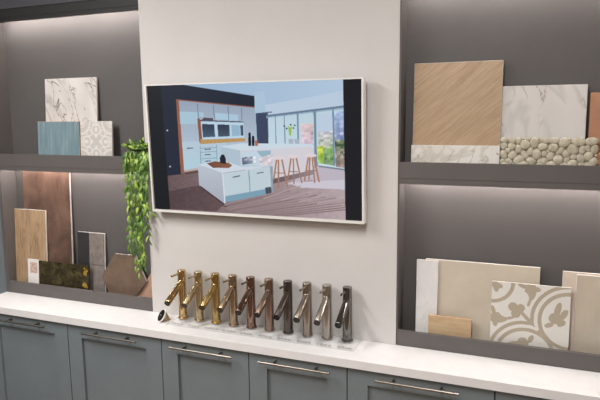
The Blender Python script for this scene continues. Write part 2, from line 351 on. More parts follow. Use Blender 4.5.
def tube(bm, pts, r, seg=8):
    pts = [Vector(p) for p in pts]; rings = []
    for i, p in enumerate(pts):
        t = (pts[min(i+1, len(pts)-1)] - pts[max(i-1, 0)]).normalized()
        q = t.to_track_quat('Z', 'Y')
        rings.append([bm.verts.new(p + q @ Vector((r*math.cos(2*math.pi*k/seg), r*math.sin(2*math.pi*k/seg), 0))) for k in range(seg)])
    for A, B in zip(rings, rings[1:]):
        for i in range(seg):
            j = (i+1) % seg; bm.faces.new((A[i], A[j], B[j], B[i]))
    bm.faces.new(rings[0][::-1]); bm.faces.new(rings[-1])
def colour_grid(bm_name, w, h, nx, nz, cols, mats, y=0, parent=None):
    """w x h sheet in the x,z plane facing -y; cols[nz][nx] sRGB 0..255 per face, row 0 on top"""
    xs = np.linspace(-w/2, w/2, nx+1); zs = np.linspace(h, 0, nz+1)
    X, Z = np.meshgrid(xs, zs); V = np.stack([X, np.full_like(X, y), Z], -1).reshape(-1, 3)
    i = (np.arange(nz)[:, None]*(nx+1) + np.arange(nx)[None]).reshape(-1)
    F = np.stack([i, i+nx+1, i+nx+2, i+1], -1)
    me = bpy.data.meshes.new(bm_name); me.vertices.add(len(V)); me.vertices.foreach_set('co', V.reshape(-1).astype(np.float32))
    me.loops.add(len(F)*4); me.loops.foreach_set('vertex_index', F.reshape(-1).astype(np.int32))
    me.polygons.add(len(F)); me.polygons.foreach_set('loop_start', (np.arange(len(F))*4).astype(np.int32))
    me.update(calc_edges=True)
    c = np.clip(cols.reshape(-1, 3), 0, 255)/255.0
    l = np.where(c <= .04045, c/12.92, ((c+.055)/1.055)**2.4)
    full = np.concatenate([np.repeat(l, 4, 0), np.ones((len(F)*4, 1))], 1).astype(np.float32)
    at = me.color_attributes.new('Col', 'FLOAT_COLOR', 'CORNER'); at.data.foreach_set('color', full.reshape(-1))
    me.materials.append(mats)
    o = bpy.data.objects.new(bm_name, me); C.objects.link(o)
    if parent: o.parent = parent
    return o

# ------------------------------------------------------------------ setting
W = 1.0676            # pillar width, its left front edge stands at x = 0
XL = -0.8355          # left end of the left alcove
XR = 2.10             # right end of the right alcove
DEP = 0.0889          # alcove depth
ZR, ZSB, ZST, ZB = .0554, .5944, .6718, 1.268
ZC = 1.75; ZF = -.90
struct('wall_back', bx(-1.0, 3.4, DEP, DEP+.08, ZF, ZC), M['grey_wall'])
struct('wall_center', bx(0, W, 0, DEP, ZF, ZC), M['white_wall'])
struct('wall_left', bx(XL-.12, XL-.018, -4.6, DEP, ZF, ZC), M['blue_grey'])
struct('wall_right', bx(3.2, 3.3, -4.6, DEP, ZF, ZC), M['room_wall'])
struct('wall_front', bx(-.96, 3.3, -4.7, -4.6, ZF, ZC), M['room_dark'])
struct('floor', bx(-.96, 3.3, -4.7, DEP+.08, ZF-.06, ZF), M['floor'])
struct('ceiling', bx(-.96, 3.3, -4.7, DEP+.08, ZC, ZC+.06), M['ceiling'])
struct('trim_1', bx(XL-.018, XL, 0, DEP, 0, ZC), M['grey_board'])         # side panels of the alcoves
struct('trim_2', bx(-.002, 0, .003, DEP, 0, ZC), M['grey_board'])
struct('trim_3', bx(W, W+.006, .003, DEP, 0, ZC), M['grey_board'])
struct('trim_4', bx(XR, 3.2, 0, DEP, ZF, ZC), M['white_wall'])
struct('trim_5', bx(XL, -.002, -.004, DEP, 1.322, ZC), M['slate_panel'])   # panels over the alcoves
struct('trim_6', bx(W+.006, XR, -.004, DEP, 1.322, ZC), M['slate_panel'])

# ------------------------------------------------------------------ shelves
def shelf(label, x0, x1, zb, zt, face, up=0):
    t = thing('shelf', label, 'shelf', ((x0+x1)/2, 0, zt)); cx = (x0+x1)/2
    a, b = x0-cx+.0005, x1-cx-.0005; H = zt-zb
    obj('board', bx(a, b, .018, DEP-.0005, -.048+up, -.030+up), face, t)
    obj('fascia', bx(a, b, 0, .0175, -.056+up, 0), face, t, bevel=.001)
    obj('pelmet', bx(a, b, .002, .0175, -H, -.0562+up), face, t, bevel=.001)
    s = obj('led_strip', bx(a+.01, b-.01, .034, .046, -.054+up, -.0485+up), M['led'], t); s['label'] = 'glowing strip under the board'
    return t
GB = M['grey_board']
shelf('grey shelf across left alcove carrying blue and marble tiles', XL, -.002, ZSB, ZST, GB)
shelf('grey shelf across right alcove carrying pebbles and wood tile', W+.006, XR, ZSB, ZST, GB)
shelf('near-black top shelf closing the left alcove at the ceiling', XL, -.002, ZB, 1.3215, M['black_board'], .019)
shelf('unseen near-black top shelf added over right alcove for its light strip', W+.006, XR, ZB, 1.3215, M['black_board'], .019)  # out of view, added to carry the strip that brightens the right alcove wall
def ledge(label, x0, x1):
    t = thing('ledge', label, 'ledge', ((x0+x1)/2, 0, 0)); c = (x0+x1)/2; a, b = x0-c+.0005, x1-c-.0005
    obj('rail', bx(a, b, 0, .016, .0005, ZR), GB, t, bevel=.0012)
    obj('board', bx(a, b, .0165, DEP-.0005, .0005, .0115), GB, t)
ledge('grey ledge at bottom of left alcove, holding the hexagon and copper tiles', XL, -.002)
ledge('grey ledge at bottom of right alcove, holding beige and patterned tiles', W+.006, XR)

# ------------------------------------------------------------------ worktop and cabinets
YC = -.188; YD = -.170
wt = tag(obj('worktop', bx(XL-.0175, 3.199, YC, -.0005, -.030, 0), M['counter'], bevel=.0025), 'long white worktop running below the pillar and both alcoves', 'worktop')
divs = [-.800, -.3215, .159, .549, .935, 1.4285, 1.92, 2.41, 2.90]
CL = ['first blue-grey cabinet at left end, next to the side wall', 'blue-grey cabinet below the hexagon tile, with a wide door',
      'narrow blue-grey cabinet below the gold taps', 'narrow blue-grey cabinet below the chrome and dark taps',
      'blue-grey cabinet right of the tap stand, under white worktop', 'blue-grey cabinet at bottom right corner, under the patterned tile']
for i in range(6):
    a, b = divs[i], divs[i+1]; w = b-a; c = (a+b)/2
    t = thing('base_cabinet', CL[i], 'cabinet', (c, YD, ZF), 'cabinets under the worktop')
    z0 = -ZF  # local z of world zero
    h = w/2
    bm = bmesh.new(); box(bm, -h+.0004, h-.0004, .022, .165, .1, z0-.0305); obj('carcase', bm, M['gap_dark'], t)
    obj('plinth', bx(-h+.0004, h-.0004, .06, .075, 0, .0995), M['blue_grey'], t)
    # shaker door: outer frame with a recessed panel
    g = .002; T = z0-.036; B = .105; st = .0725; rt_ = .056; rec = .0125
    bm = bmesh.new()
    box(bm, -h+g, -h+g+st, 0, .0205, B, T); box(bm, h-g-st, h-g, 0, .0205, B, T)
    box(bm, -h+g+st, h-g-st, 0, .0205, T-rt_, T); box(bm, -h+g+st, h-g-st, 0, .0205, B, B+.07)
    d = obj('door', bm, M['blue_grey'], t)
    obj('panel', bx(-h+g+st-.002, h-g-st+.002, rec, .0195, B+.068, T-rt_+.002), M['blue_grey'], d)
    bm = bmesh.new(); hz = T-.0205
    tube(bm, [(-.138, -.030, hz), (.138, -.030, hz)], .0048, 12)
    for s in (-1, 1): tube(bm, [(s*.08, -.030, hz), (s*.08, -.0002, hz)], .0045, 10)
    hd = obj('handle', bm, M['steel'], d, smooth=40); hd['label'] = 'brushed steel bar handle'
obj_ = tag(obj('end_filler', bx(XL-.0175, divs[0]-.001, YD, YD+.02, ZF, -.031), M['blue_grey']), 'narrow blue-grey filler strip between side wall and first cabinet', 'filler panel')

# ------------------------------------------------------------------ television
x0, x1, z0, z1 = .0664, .9524, .4615, .9595
cx, cz = (x0+x1)/2, z0
tv = thing('television', 'wide white-framed television on the pillar showing a kitchen', 'television', (cx, -.0468, cz)); tv.rotation_euler = (.033, 0, 0)      # hangs tilted slightly forward
w = x1-x0; h = z1-z0
bm = bmesh.new(); fw_ = .0072
box(bm, -w/2-fw_, w/2+fw_, -.003, .030, -fw_-.002, 0); box(bm, -w/2-fw_, w/2+fw_, -.003, .030, h, h+fw_-.002)
box(bm, -w/2-fw_, -w/2, -.003, .030, 0, h); box(bm, w/2, w/2+fw_, -.003, .030, 0, h)
obj('frame', bm, M['tv_frame'], tv)
obj('back_panel', bx(-w/2+.0005, w/2-.0005, .006, .033, .0005, h-.0005), M['tv_black'], tv)
bm = bx(-.15, .15, .0335, .0455, .12, .36)
for v_ in bm.verts:
    if v_.co.y > .04: v_.co.y = .0462 + .033*v_.co.z
obj('wall_bracket', bm, M['tv_black'], tv)
NX, NZ = 430, 242
img = np.zeros((NZ, NX, 3)); U, V = np.meshgrid((np.arange(NX)+.5)/NX, (np.arange(NZ)+.5)/NZ)
rs = np.random.RandomState(3)
def inside(poly, U, V):
    r = np.zeros(U.shape, bool); n = len(poly)
    for i in range(n):
        (xa, ya), (xb, yb) = poly[i], poly[(i+1) % n]
        if ya == yb: continue
        c = ((ya > V) != (yb > V)) & (U < (xb-xa)*(V-ya)/(yb-ya)+xa); r ^= c
    return r
for c0, c1, ax, n, poly in PICTURE:
    us = [p[0] for p in poly]; vs = [p[1] for p in poly]
    m = np.zeros(U.shape)
    for du in (-.25, .25):
        for dv in (-.25, .25): m += inside(poly, U+du/NX, V+dv/NZ)
    m = (m/4)[..., None]
    if c1 is None: c1 = c0
    k = (V-min(vs))/(max(vs)-min(vs)+1e-6) if ax == 'v' else (U-min(us))/(max(us)-min(us)+1e-6)
    k = np.clip(k, 0, 1)[..., None]
    col = np.array(c0)*(1-k)+np.array(c1)*k
    if n:
        nz = rs.normal(0, 1, (NZ//4+1, NX//6+1, 1)).repeat(4, 0).repeat(6, 1)[:NZ, :NX]
        nz = (nz+np.roll(nz, 2, 0)+np.roll(nz, 3, 1)+np.roll(nz, 1, 0))/4
        col = col+n*nz*np.array([1, .8, .8])
    img = img*(1-m)+col*m
colour_grid('screen', w, h, NX, NZ, img, M['screen'], .0052, tv)

# ------------------------------------------------------------------ taps on their stand
stand = thing('tap_stand', 'clear acrylic display stand under the row of taps', 'stand', (.545, -.0615, 0))
bm = bx(-.395, .395, -.055, .055, .0003, .0068); obj('slab', bm, M['acrylic'], stand, bevel=.001)
glyph = random.Random(11)
for k in range(10):                              # the small unreadable engraved captions, one in front of each tap
    bm = bmesh.new(); xx = -.395+.018+.079*k
    for j in range(4):
        ww = glyph.uniform(.009, .014); hh = glyph.uniform(.009, .013); ya = -.0525+glyph.uniform(0, .004); yb = ya+hh; k_ = .0032
        for r in ((xx, xx+ww, ya, ya+k_), (xx, xx+ww*glyph.uniform(.6, 1), yb-k_, yb), (xx, xx+k_, ya+k_, yb-k_)): box(bm, *r, .0069, .0072)
        xx += ww+.003
    obj('engraved_caption', bm, M['label_grey'], stand)
FIN = [('polished gold', (204, 174, 128), .06, 'polished gold tap, leftmost on the clear stand'),
       ('pale brushed brass', (194, 176, 142), .26, 'pale brushed brass tap, second from the left'),
       ('yellow brushed gold', (188, 162, 108), .24, 'yellow brushed gold tap, third from left and most golden'),
       ('brushed bronze', (174, 154, 130), .25, 'light brushed bronze tap between the yellow gold and dark copper taps'),
       ('polished dark copper', (140, 116, 104), .05, 'polished dark copper tap with a black reflection, fifth from left'),
       ('brushed rose copper', (158, 136, 122), .27, 'dull brushed copper tap, sixth from left, beside the gunmetal one'),
       ('gunmetal', (108, 100, 96), .26, 'dark brushed gunmetal tap, seventh from the left'),
       ('brushed nickel', (166, 156, 144), .27, 'warm brushed nickel tap right of the gunmetal tap'),
       ('brushed steel', (182, 174, 164), .26, 'light brushed steel tap, second from the right end'),
       ('polished black chrome', (118, 116, 114), .05, 'polished chrome tap, rightmost on the clear stand')]
for k, (fn, col, ro, lab) in enumerate(FIN):
    mt = metal(fn.replace(' ', '_')+'_finish', col, ro, ro > .2)
    X = .178+.0795*k
    t = thing('basin_tap', lab, 'tap', (X, -.036, .0070), 'basin taps in different finishes on the stand')
    R_ = .0174
    bm = bmesh.new(); lathe(bm, [(0, .0045), (R_, .0045), (R_, .163), (R_-.0008, .164), (0, .164)], seg=40); obj('body', bm, mt, t, smooth=35)
    bm = bmesh.new(); lathe(bm, [(0, 0), (.0212, 0), (.0216, .001), (.0212, .0035), (.0195, .0043), (0, .0043)], seg=40); obj('base_flange', bm, mt, t, smooth=35)
    bm = bmesh.new(); lathe(bm, [(0, .1642), (R_-.0012, .1642), (R_-.0012, .1655), (R_, .1662), (R_, .2035), (R_-.0012, .205), (0, .205)], seg=40); obj('cap', bm, mt, t, smooth=35)
    # spout leaves the body a little above its middle and droops forward
    A = Vector((0, -.010, .150)); Bv = Vector((0, -.106, .0955)); dd = (Bv-A); L_ = dd.length
    bm = bmesh.new(); lathe(bm, [(0, 0), (.0131, 0), (.0131, L_-.001), (.0125, L_), (0, L_)], A, dd, 32); sp = obj('spout', bm, mt, t, smooth=35)
    bm = bmesh.new(); lathe(bm, [(0, L_+.0002), (.0123, L_+.0002), (.0123, L_+.0055), (.0095, L_+.006), (.0091, L_+.004), (0, L_+.004)], A, dd, 28)
    ae = obj('aerator', bm, M['tv_black'] if k in (0, 4) else metal(fn.replace(' ', '_')+'_aerator', tuple(int(c*.42) for c in col), .4, False), sp, smooth=35)
    ae['label'] = 'darker ring at the mouth of the spout'
    bm = bmesh.new(); A = Vector((0, -.014, .193)); Bv = Vector((0, -.072, .1955)); dd = Bv-A; L_ = dd.length
    lathe(bm, [(0, 0), (.0042, 0), (.0042, L_-.001), (.0036, L_), (0, L_)], A, dd, 20); obj('lever', bm, mt, t, smooth=35)

# small cone lying on the worktop
cn = thing('cone_ornament', 'small tan cone lying on worktop with black round face, left of taps', 'ornament', (.106, -.088, 0))
tan = wood('tan_cone_weave', [(.3, (150, 116, 82)), (.7, (204, 172, 132))], (1, 1, 14), scale=3, rough=.5)
Rc = .0285; L_ = .0450; d = Vector((-.52, -.66, .54)).normalized(); face = Vector((0, 0, .0245)); tip = face-d*L_
bm = bmesh.new(); lathe(bm, [(0, 0), (.0026, .0025), (.0120, .0190), (.0128, .0192), (.0190, .0300), (.0198, .0303), (Rc-.0040, L_-.0062), (0, L_-.0062)], tip, d, 36); obj('cone_body', bm, tan, cn, smooth=50)
bm = bmesh.new(); lathe(bm, [(0, L_-.006), (Rc-.002, L_-.006), (Rc, L_-.004), (Rc, L_-.001), (Rc-.001, L_), (Rc-.003, L_), (0, L_-.0002)], tip, d, 40); obj('white_rim', bm, M['tv_frame'], cn, smooth=50)
bm = bmesh.new(); lathe(bm, [(0, L_+.0002), (Rc-.0032, L_+.0002), (Rc-.0038, L_+.0014), (0, L_+.0017)], tip, d, 40)
bf = obj('black_face', bm, plain('gloss_black', (22, 22, 24), .12), cn, smooth=50)
q = d.to_track_quat('Z', 'Y')
bm = bmesh.new()
for (u, v, lu, lv) in ((-.004, .001, .007, .0012), (-.002, -.003, .004, .001)):
    p = [tip + d*(L_+.0018) + q @ Vector((u+a*lu, v+b*lv, 0)) for a, b in ((0, 0), (1, 0), (1, 1), (0, 1))]
    e = [x+d*.0003 for x in p]
    vs = [bm.verts.new(x) for x in p+e]
    for f in ((3,2,1,0),(4,5,6,7),(0,1,5,4),(1,2,6,5),(2,3,7,6),(3,0,4,7)): bm.faces.new([vs[i] for i in f])
obj('white_mark', bm, M['tv_frame'], bf)

# ------------------------------------------------------------------ tile samples
ZL = .0117; ZU = ZST-.0298
def place(o, xc, y0, zf, t, th):
    a = math.atan(t); o.location = (xc, y0, zf+th*math.sin(a)); o.rotation_euler = (-a, 0, 0)
def tile(name, label, cat, xa, xb, zf, ztop, y0, t, th, face, edge=None, group=None, bevel=.0008, dx=0):
    a = math.atan(t); H = (ztop-zf)/math.cos(a); w = (xb-xa)/2
    bm = bmesh.new(); fs = box(bm, -w, w, 0, th, 0, H, mat=1)
    fs[2].material_index = 0
    if bevel:
        bmesh.ops.bevel(bm, geom=list(bm.edges), offset=bevel, segments=1, affect='EDGES')
        for f in bm.faces:
            f.normal_update(); f.material_index = 0 if f.normal.y < -.9 else 1
    if dx:
        for v in bm.verts: v.co.x += dx*v.co.z/H
    o = obj(name, bm, [face, edge or face]); place(o, (xa+xb)/2, y0, zf, t, th)
    return tag(o, label, cat, group)
E_white = plain('pale_tile_edge', (206, 201, 194), .5, var=.02)
E_tan = plain('clay_tile_edge', (196, 150, 110), .7, var=.05)

# left shelf
mv = marble('branching_marble', (196, 189, 184), (212, 207, 203), (76, 69, 66), 8.5, .011, 1.3, (0, .5, 0), (1.3, 1, .5), .3, (158, 148, 143), patch=.40)
tile('marble_tile', 'veined white marble tile at the back of left shelf', 'tile', -.592, -.296, ZU, 1.0125, .0515, .060, .009, mv, E_white)
m, nt, b = newmat('blue_glaze')
v = coords(nt, (1, 1, 1)); vs = coords(nt, (20, 1, 2.2))
c1 = ramp(nt, noise(nt, vs, 3.2, 3), [(.3, (104, 126, 133)), (.55, (126, 146, 153)), (.75, (148, 162, 165))])
c2 = mixc(nt, math_(nt, 'MULTIPLY', noise(nt, coords(nt, (14, 1, 4)), 9, 5, .7), .5), c1, (96, 124, 132))
nt.links.new(c2, b.inputs['Base Color']); b.inputs['Roughness'].default_value = .3
bump(nt, b, noise(nt, vs, 6, 3), .25, .002)
tile('blue_tile', 'glazed blue-grey tile leaning at front of left shelf', 'tile', -.6265, -.3835, ZU, .8205, .036, .060, .009, m, E_tan)
# lacy grey tile
n = 110
UU, VV = np.meshgrid((np.arange(n)+.5)/n, (np.arange(n)+.5)/n)
def ring(U, V, cx, cy, r, w): return np.abs(np.hypot(U-cx, V-cy)-r) < w/2
def disc(U, V, cx, cy, rx, ry=None, ang=0):
    ry = ry or rx; ca, sa = math.cos(ang), math.sin(ang)
    x = (U-cx)*ca+(V-cy)*sa; y = -(U-cx)*sa+(V-cy)*ca
    return (x/rx)**2+(y/ry)**2 < 1
A = np.abs(UU-.5)*2; B = np.abs(VV-.5)*2
lace = ring(A, B, 0, .60, .26, .07) | ring(A, B, .60, 0, .26, .07) | ring(A, B, 1, 1, .62, .08) | ring(A, B, 1, 1, .30, .06) | ring(A, B, .42, .42, .15, .06)
lace |= ring(A, B, .86, .10, .12, .05) | ring(A, B, .10, .88, .10, .05)
lace |= (disc(A, B, .30, .05, .13, .05, .4)) | (disc(A, B, .05, .30, .05, .13, -.4)) | disc(A, B, 0, .60, .09, .12) | disc(A, B, .60, 0, .12, .09) | disc(A, B, .93, .93, .13, .13) | disc(A, B, .70, .40, .10, .03, .8) | disc(A, B, .40, .70, .03, .10, -.8)
cols = np.where(lace[..., None], np.array([210, 205, 200]), np.array([188, 182, 177])).astype(float)
def sheet_tile(name, label, xa, xb, zf, ztop, y0, t, th, cols, facemat, edge, bodymat):
    a = math.atan(t); H = (ztop-zf)/math.cos(a); w = (xb-xa)
    bm = bmesh.new(); box(bm, -w/2, w/2, .0008, th, 0, H)
    o = obj(name, bm, bodymat); place(o, (xa+xb)/2, y0, zf, t, th)
    s = colour_grid('printed_face', w-.0006, H-.0004, cols.shape[1], cols.shape[0], cols, facemat, .0005, o)
    s['label'] = edge
    return tag(o, label, 'tile')
sheet_tile('lace_pattern_tile', 'small grey tile with white lace pattern beside the blue tile', -.377, -.203, ZU, .8205, .036, .060, .009, cols, attr_mat('lace_print', .4), 'grey face with a white lace pattern', E_white)

# left ledge
m, nt, b = newmat('rusty_copper_glaze')
v = coords(nt, (1.6, 1, 1))
c1 = ramp(nt, noise(nt, v, 7, 5, .6, .5), [(.3, (66, 48, 39)), (.5, (102, 77, 64)), (.72, (130, 102, 86))])
c1 = mixc(nt, math_(nt, 'MULTIPLY', noise(nt, v, 30, 4), .35), c1, (84, 68, 62))
nt.links.new(c1, b.inputs['Base Color']); b.inputs['Roughness'].default_value = .42; b.inputs['Metallic'].default_value = .1
tile('copper_tile', 'tall rusty brown tile at the back of left ledge', 'tile', -.777, -.489, ZL, .590, .055, .040, .009, m, E_white)
oak = wood('light_oak_plank', [(.3, (104, 78, 54)), (.5, (160, 132, 102)), (.72, (184, 157, 124))], (5, 1, .7), scale=1.2, rough=.55)
tile('oak_plank', 'light oak plank leaning against the tall brown tile', 'plank', -.832, -.634, ZL, .402, .040, .055, .0075, oak, E_white)
ms = thing('mosaic_tile', 'small white tile with pink mosaic inset, left of olive tile', 'tile', (-.709, .028, ZL+.0005)); ms.rotation_euler = (-math.atan(.06), 0, 0)
wm = plain('white_ceramic', (222, 216, 212), .35, var=.015)
bm = bmesh.new(); H = .153; a, b_ = -.034, .034; ia, ib, za, zb = -.020, .025, .086, .138
for r in ((a, ia, 0, H), (ib, b_, 0, H), (ia, ib, 0, za), (ia, ib, zb, H)): box(bm, r[0], r[1], 0, .007, r[2], r[3])
obj('white_border', bm, wm, ms)
m, nt, b = newmat('pink_mosaic')
vo = nd(nt, 'ShaderNodeTexVoronoi'); vo.inputs['Scale'].default_value = 240; nt.links.new(coords(nt), vo.inputs['Vector'])
sep = nd(nt, 'ShaderNodeSeparateColor'); nt.links.new(vo.outputs['Color'], sep.inputs['Color'])
nt.links.new(ramp(nt, sep.outputs[0], [(.1, (168, 122, 104)), (.5, (190, 162, 148)), (.9, (210, 196, 186))]), b.inputs['Base Color']); b.inputs['Roughness'].default_value = .35
ins = obj('mosaic_inset', bx(ia+.0003, ib-.0003, .001, .0068, za+.0003, zb-.0003), m, ms); ins['label'] = 'square inset of tiny pink mosaic chips'
ot = thing('olive_tile', 'wide glossy olive-brown tile with gold flecks, front of left ledge', 'tile', (-.5205, .026, ZL+.0005)); ot.rotation_euler = (-math.atan(.06), 0, 0)
m, nt, b = newmat('olive_glaze')
v = coords(nt, (1, 1, 1))
c1 = ramp(nt, noise(nt, v, 26, 5, .65, .6), [(.3, (38, 30, 20)), (.52, (68, 59, 36)), (.75, (112, 102, 66))])
nt.links.new(c1, b.inputs['Base Color']); b.inputs['Roughness'].default_value = .22; b.inputs['Metallic'].default_value = .35
obj('glazed_slab', bx(-.1505, .1505, 0, .008, 0, .150), [m], ot, bevel=.0008)
gold = plain('gold_fleck', (206, 164, 70), .3, .7, .2, 60)
for (cx_, cz_, s) in ((.128, .115, .012), (.138, .126, .007), (.124, .058, .012), (.137, .050, .007), (.126, .136, .006)):
    bm = bmesh.new()
    prism(bm, [(cx_+s*rnd.uniform(.7, 1.2)*math.cos(a_), cz_+s*rnd.uniform(.7, 1.25)*math.sin(a_)) for a_ in [i*math.pi/5 for i in range(10)]], -.0006, -.00005)
    obj('gold_fleck', bm, gold, ot)['label'] = 'bright gold fleck'
obj('dark_end', bx(.1455, .1503, -.0007, -.0001, .003, .147), M['tv_black'], ot)['label'] = 'dark strip along the right edge'
# black and grey sample board
sb = thing('sample_board', 'narrow upright board with one black and two grey tiles', 'sample board', (-.3815, .055, ZL+.0006)); sb.rotation_euler = (-math.atan(.06), 0, 0)
obj('backing', bx(-.0785, .0775, .0046, .009, 0, .299), E_white, sb)
obj('black_tile', bx(-.0775, -.0105, 0, .0044, .001, .2975), plain('matt_black_tile', (44, 42, 42), .5), sb, bevel=.0006)['label'] = 'matt black tile'
gt = plain('grey_stone_tile', (118, 109, 104), .5, var=.12, scale=40)
obj('grey_tile', bx(-.009, .0745, 0, .0044, .1515, .2965), gt, sb, bevel=.0006)['label'] = 'grey stone tile'
obj('grey_tile', bx(-.009, .0745, 0, .0044, .001, .1485), gt, sb, bevel=.0006)['label'] = 'grey stone tile'
# hexagons
hx = wood('brown_hexagon_clay', [(.3, (92, 74, 60)), (.6, (116, 95, 79)), (.8, (130, 108, 91))], (1, 1, 1), scale=.8, rough=.55)
def poly_tile(name, label, pts, y0, t, th, face, edge):
    xc = sum(p[0] for p in pts)/len(pts)
    bm = bmesh.new(); prism(bm, [(x-xc, z-ZL) for x, z in pts], 0, th, 0, 1)
    o = obj(name, bm, [face, edge]); place(o, xc, y0, ZL, t, th); return tag(o, label, 'tile')
poly_tile('hexagon_tile', 'brown hexagonal tile at right end of left ledge', [(-.259, ZL), (-.151, ZL), (-.071, .113), (-.127, .225), (-.240, .224), (-.319, .112)], .050, .060, .008, hx, E_white)
poly_tile('terracotta_tile', 'pink terracotta tile peeping out behind the hexagon tile', [(-.150, ZL), (-.0045, ZL), (-.0045, .150), (-.045, .163)], .0665, .060, .008, plain('pink_terracotta', (186, 148, 126), .6), E_white)

# right shelf
wd = wood('diagonal_oak', [(.3, (140, 114, 88)), (.5, (170, 144, 115)), (.72, (190, 165, 137))], (30, 1, 1.2), (0, math.radians(-50), 0), .62, .5)
tile('wood_tile', 'large square wood-effect tile with diagonal grain on right shelf', 'tile', 1.109, 1.403, ZU, 1.0115, .040, .050, .009, wd, E_white)
ms2 = marble('cream_marble', (212, 207, 199), (222, 218, 212), (160, 148, 128), 7, .02, 8.1, (0, .9, 0), (1, 1, 1.6), .3, (180, 171, 156), patch=.45)
tile('marble_strip', 'low cream marble strip in front of the diagonal wood tile', 'tile', 1.107, 1.4035, ZU, .730, .029, .050, .008, ms2, E_white)
mr = marble('pale_marble', (204, 200, 196), (212, 208, 205), (140, 118, 92), 9, .018, 5.2, (0, .2, 0), (1, 1, .5), .3, (180, 177, 174), patch=.55)
tile('pale_marble_tile', 'pale marble tile with faint tan marks behind the pebbles', 'tile', 1.386, 1.660, ZU, .926, .050, .050, .009, mr, E_white)
tile('clay_tile', 'orange terracotta tile at right edge behind the pebble sheet', 'tile', 1.670, 1.90, ZU, .899, .0605, .050, .009, plain('orange_terracotta', (176, 128, 98), .6, var=.07), E_tan)
# pebble sheet
pw, ph = .292, .112
ps = thing('pebble_sheet', 'low sheet of cream pebbles at the front of right shelf', 'mosaic sheet', (1.5515, .030, ZU+.0035)); ps.rotation_euler = (-math.atan(.05), 0, 0)
obj('backing', bx(-pw/2+.004, pw/2-.012, .006, .011, 0, ph-.008), plain('pebble_grout', (140, 131, 112), .8), ps)
pr = np.random.RandomState(12)
N = 58; P_ = np.stack([pr.uniform(0, pw, N), pr.uniform(0, ph, N)], 1); wt_ = pr.choice([-.00007, 0, .00013], N)
gx, gz = np.meshgrid(np.linspace(0, pw, 292), np.linspace(0, ph, 112)); G = np.stack([gx.ravel(), gz.ravel()], 1)
for it in range(7):
    D = ((G[:, None]-P_[None])**2).sum(2)-wt_[None]; own = D.argmin(1)
    if it == 6: break
    for i in range(N):
        s = G[own == i]
        if len(s): P_[i] = P_[i]*.35+s.mean(0)*.65
bm = bmesh.new()
for i in range(N):
    s = G[own == i]
    if len(s) < 25: continue
    mu = s.mean(0); cv = np.cov((s-mu).T); ev, vec = np.linalg.eigh(cv)
    a1, a2 = 2*np.sqrt(ev)*1.03
    dth = min(a1, a2)*.34
    M4 = Matrix(((vec[0, 0], 0, vec[0, 1], mu[0]-pw/2), (0, 1, 0, .005+pr.uniform(-.001, .001)), (vec[1, 0], 0, vec[1, 1], max(mu[1], a2*.9)), (0, 0, 0, 1))) @ Matrix.Diagonal((a1, dth, a2, 1))
    bmesh.ops.create_icosphere(bm, subdivisions=2, radius=1, matrix=M4)
bmesh.ops.recalc_face_normals(bm, faces=bm.faces)
m, nt, b = newmat('cream_pebble')
nt.links.new(ramp(nt, noise(nt, coords(nt), 55, 2), [(.3, (160, 152, 130)), (.5, (182, 174, 153)), (.72, (197, 190, 172))]), b.inputs['Base Color']); b.inputs['Roughness'].default_value = .6
obj('pebbles', bm, m, ps, smooth=80)
bm = bmesh.new(); bmesh.ops.create_icosphere(bm, subdivisions=4, radius=1, matrix=Matrix.Diagonal((.046, .015, .045, 1)))
for v in bm.verts: v.co *= 1+.04*math.sin(9*v.co.x/.046)*math.cos(7*v.co.z/.045)
rp = tag(obj('round_clay_piece', bm, wood('fired_clay_brown', [(.3, (110, 66, 44)), (.7, (178, 116, 82))], (1, 1, 4), scale=2, rough=.5), smooth=80), 'rounded brown clay piece right of the pebble sheet', 'clay piece')
rp.location = (1.741, .040, ZU+.0465)

# right ledge
tile('white_strip_tile', 'narrow pale grey-white tile at left of right ledge', 'tile', 1.1315, 1.2085, ZL, .3135, .0395, .050, .009, marble('soft_white', (206, 204, 202), (218, 216, 214), (196, 194, 192), 8, .02, 2), E_white, dx=-.002)
beige = plain('beige_porcelain', (188, 177, 160), .5, var=.035, scale=9)
tile('beige_tile', 'large plain beige tile at the back of right ledge', 'tile', 1.160, 1.547, ZL, .3165, .0505, .050, .009, beige, E_white)
tile('wood_block', 'small low light-wood sample in front of beige tile', 'wood sample', 1.1795, 1.330, ZL, .1175, .025, .050, .008, wood('small_oak', [(.3, (172, 144, 110)), (.7, (198, 172, 138))], (1, 1, 9), scale=1.2), E_tan)
n = 190
UU, DD = np.meshgrid((np.arange(n)+.5)/n, (np.arange(n)+.5)/n)
def half(U, D):
    p = np.zeros(U.shape, bool); up = (U >= D-.015)
    R2 = np.hypot(U-1.0, D-.46)
    keep = up & ~((U < .58) & (D > .58))
    p |= keep & (np.abs(R2-.468) < .024); p |= (np.abs(R2-.372) < .025) & (U > D-.22)
    # tulip in the medallion
    p |= disc(U, D, .825, .43, .085, .075); p |= disc(U, D, .850, .31, .040, .105, .25); p |= disc(U, D, .925, .37, .04, .085, .5) & (D > .30); p |= disc(U, D, .75, .53, .06, .032, -.4)
    p |= disc(U, D, .90, .49, .06, .038, -.6)
    # leaf on the top edge
    p |= disc(U, D, .50, .10, .075, .13, .15) & ~disc(U, D, .40, .20, .085, .10) ; p |= disc(U, D, .42, .035, .085, .028, .25); p |= disc(U, D, .57, .06, .06, .035, .1); p |= disc(U, D, .49, .25, .02, .06, .3)
    return p
pat = half(UU, DD) | half(DD, UU)
pat |= ring(UU, DD, 0, 0, .275, .05)
pat |= disc(UU, DD, .06, .05, .085, .04, .2) | disc(UU, DD, .05, .06, .04, .085, -.2)
pat |= disc(UU, DD, .285, .33, .062) | disc(UU, DD, .385, .335, .055) | disc(UU, DD, .325, .42, .06) | disc(UU, DD, .33, .36, .05)
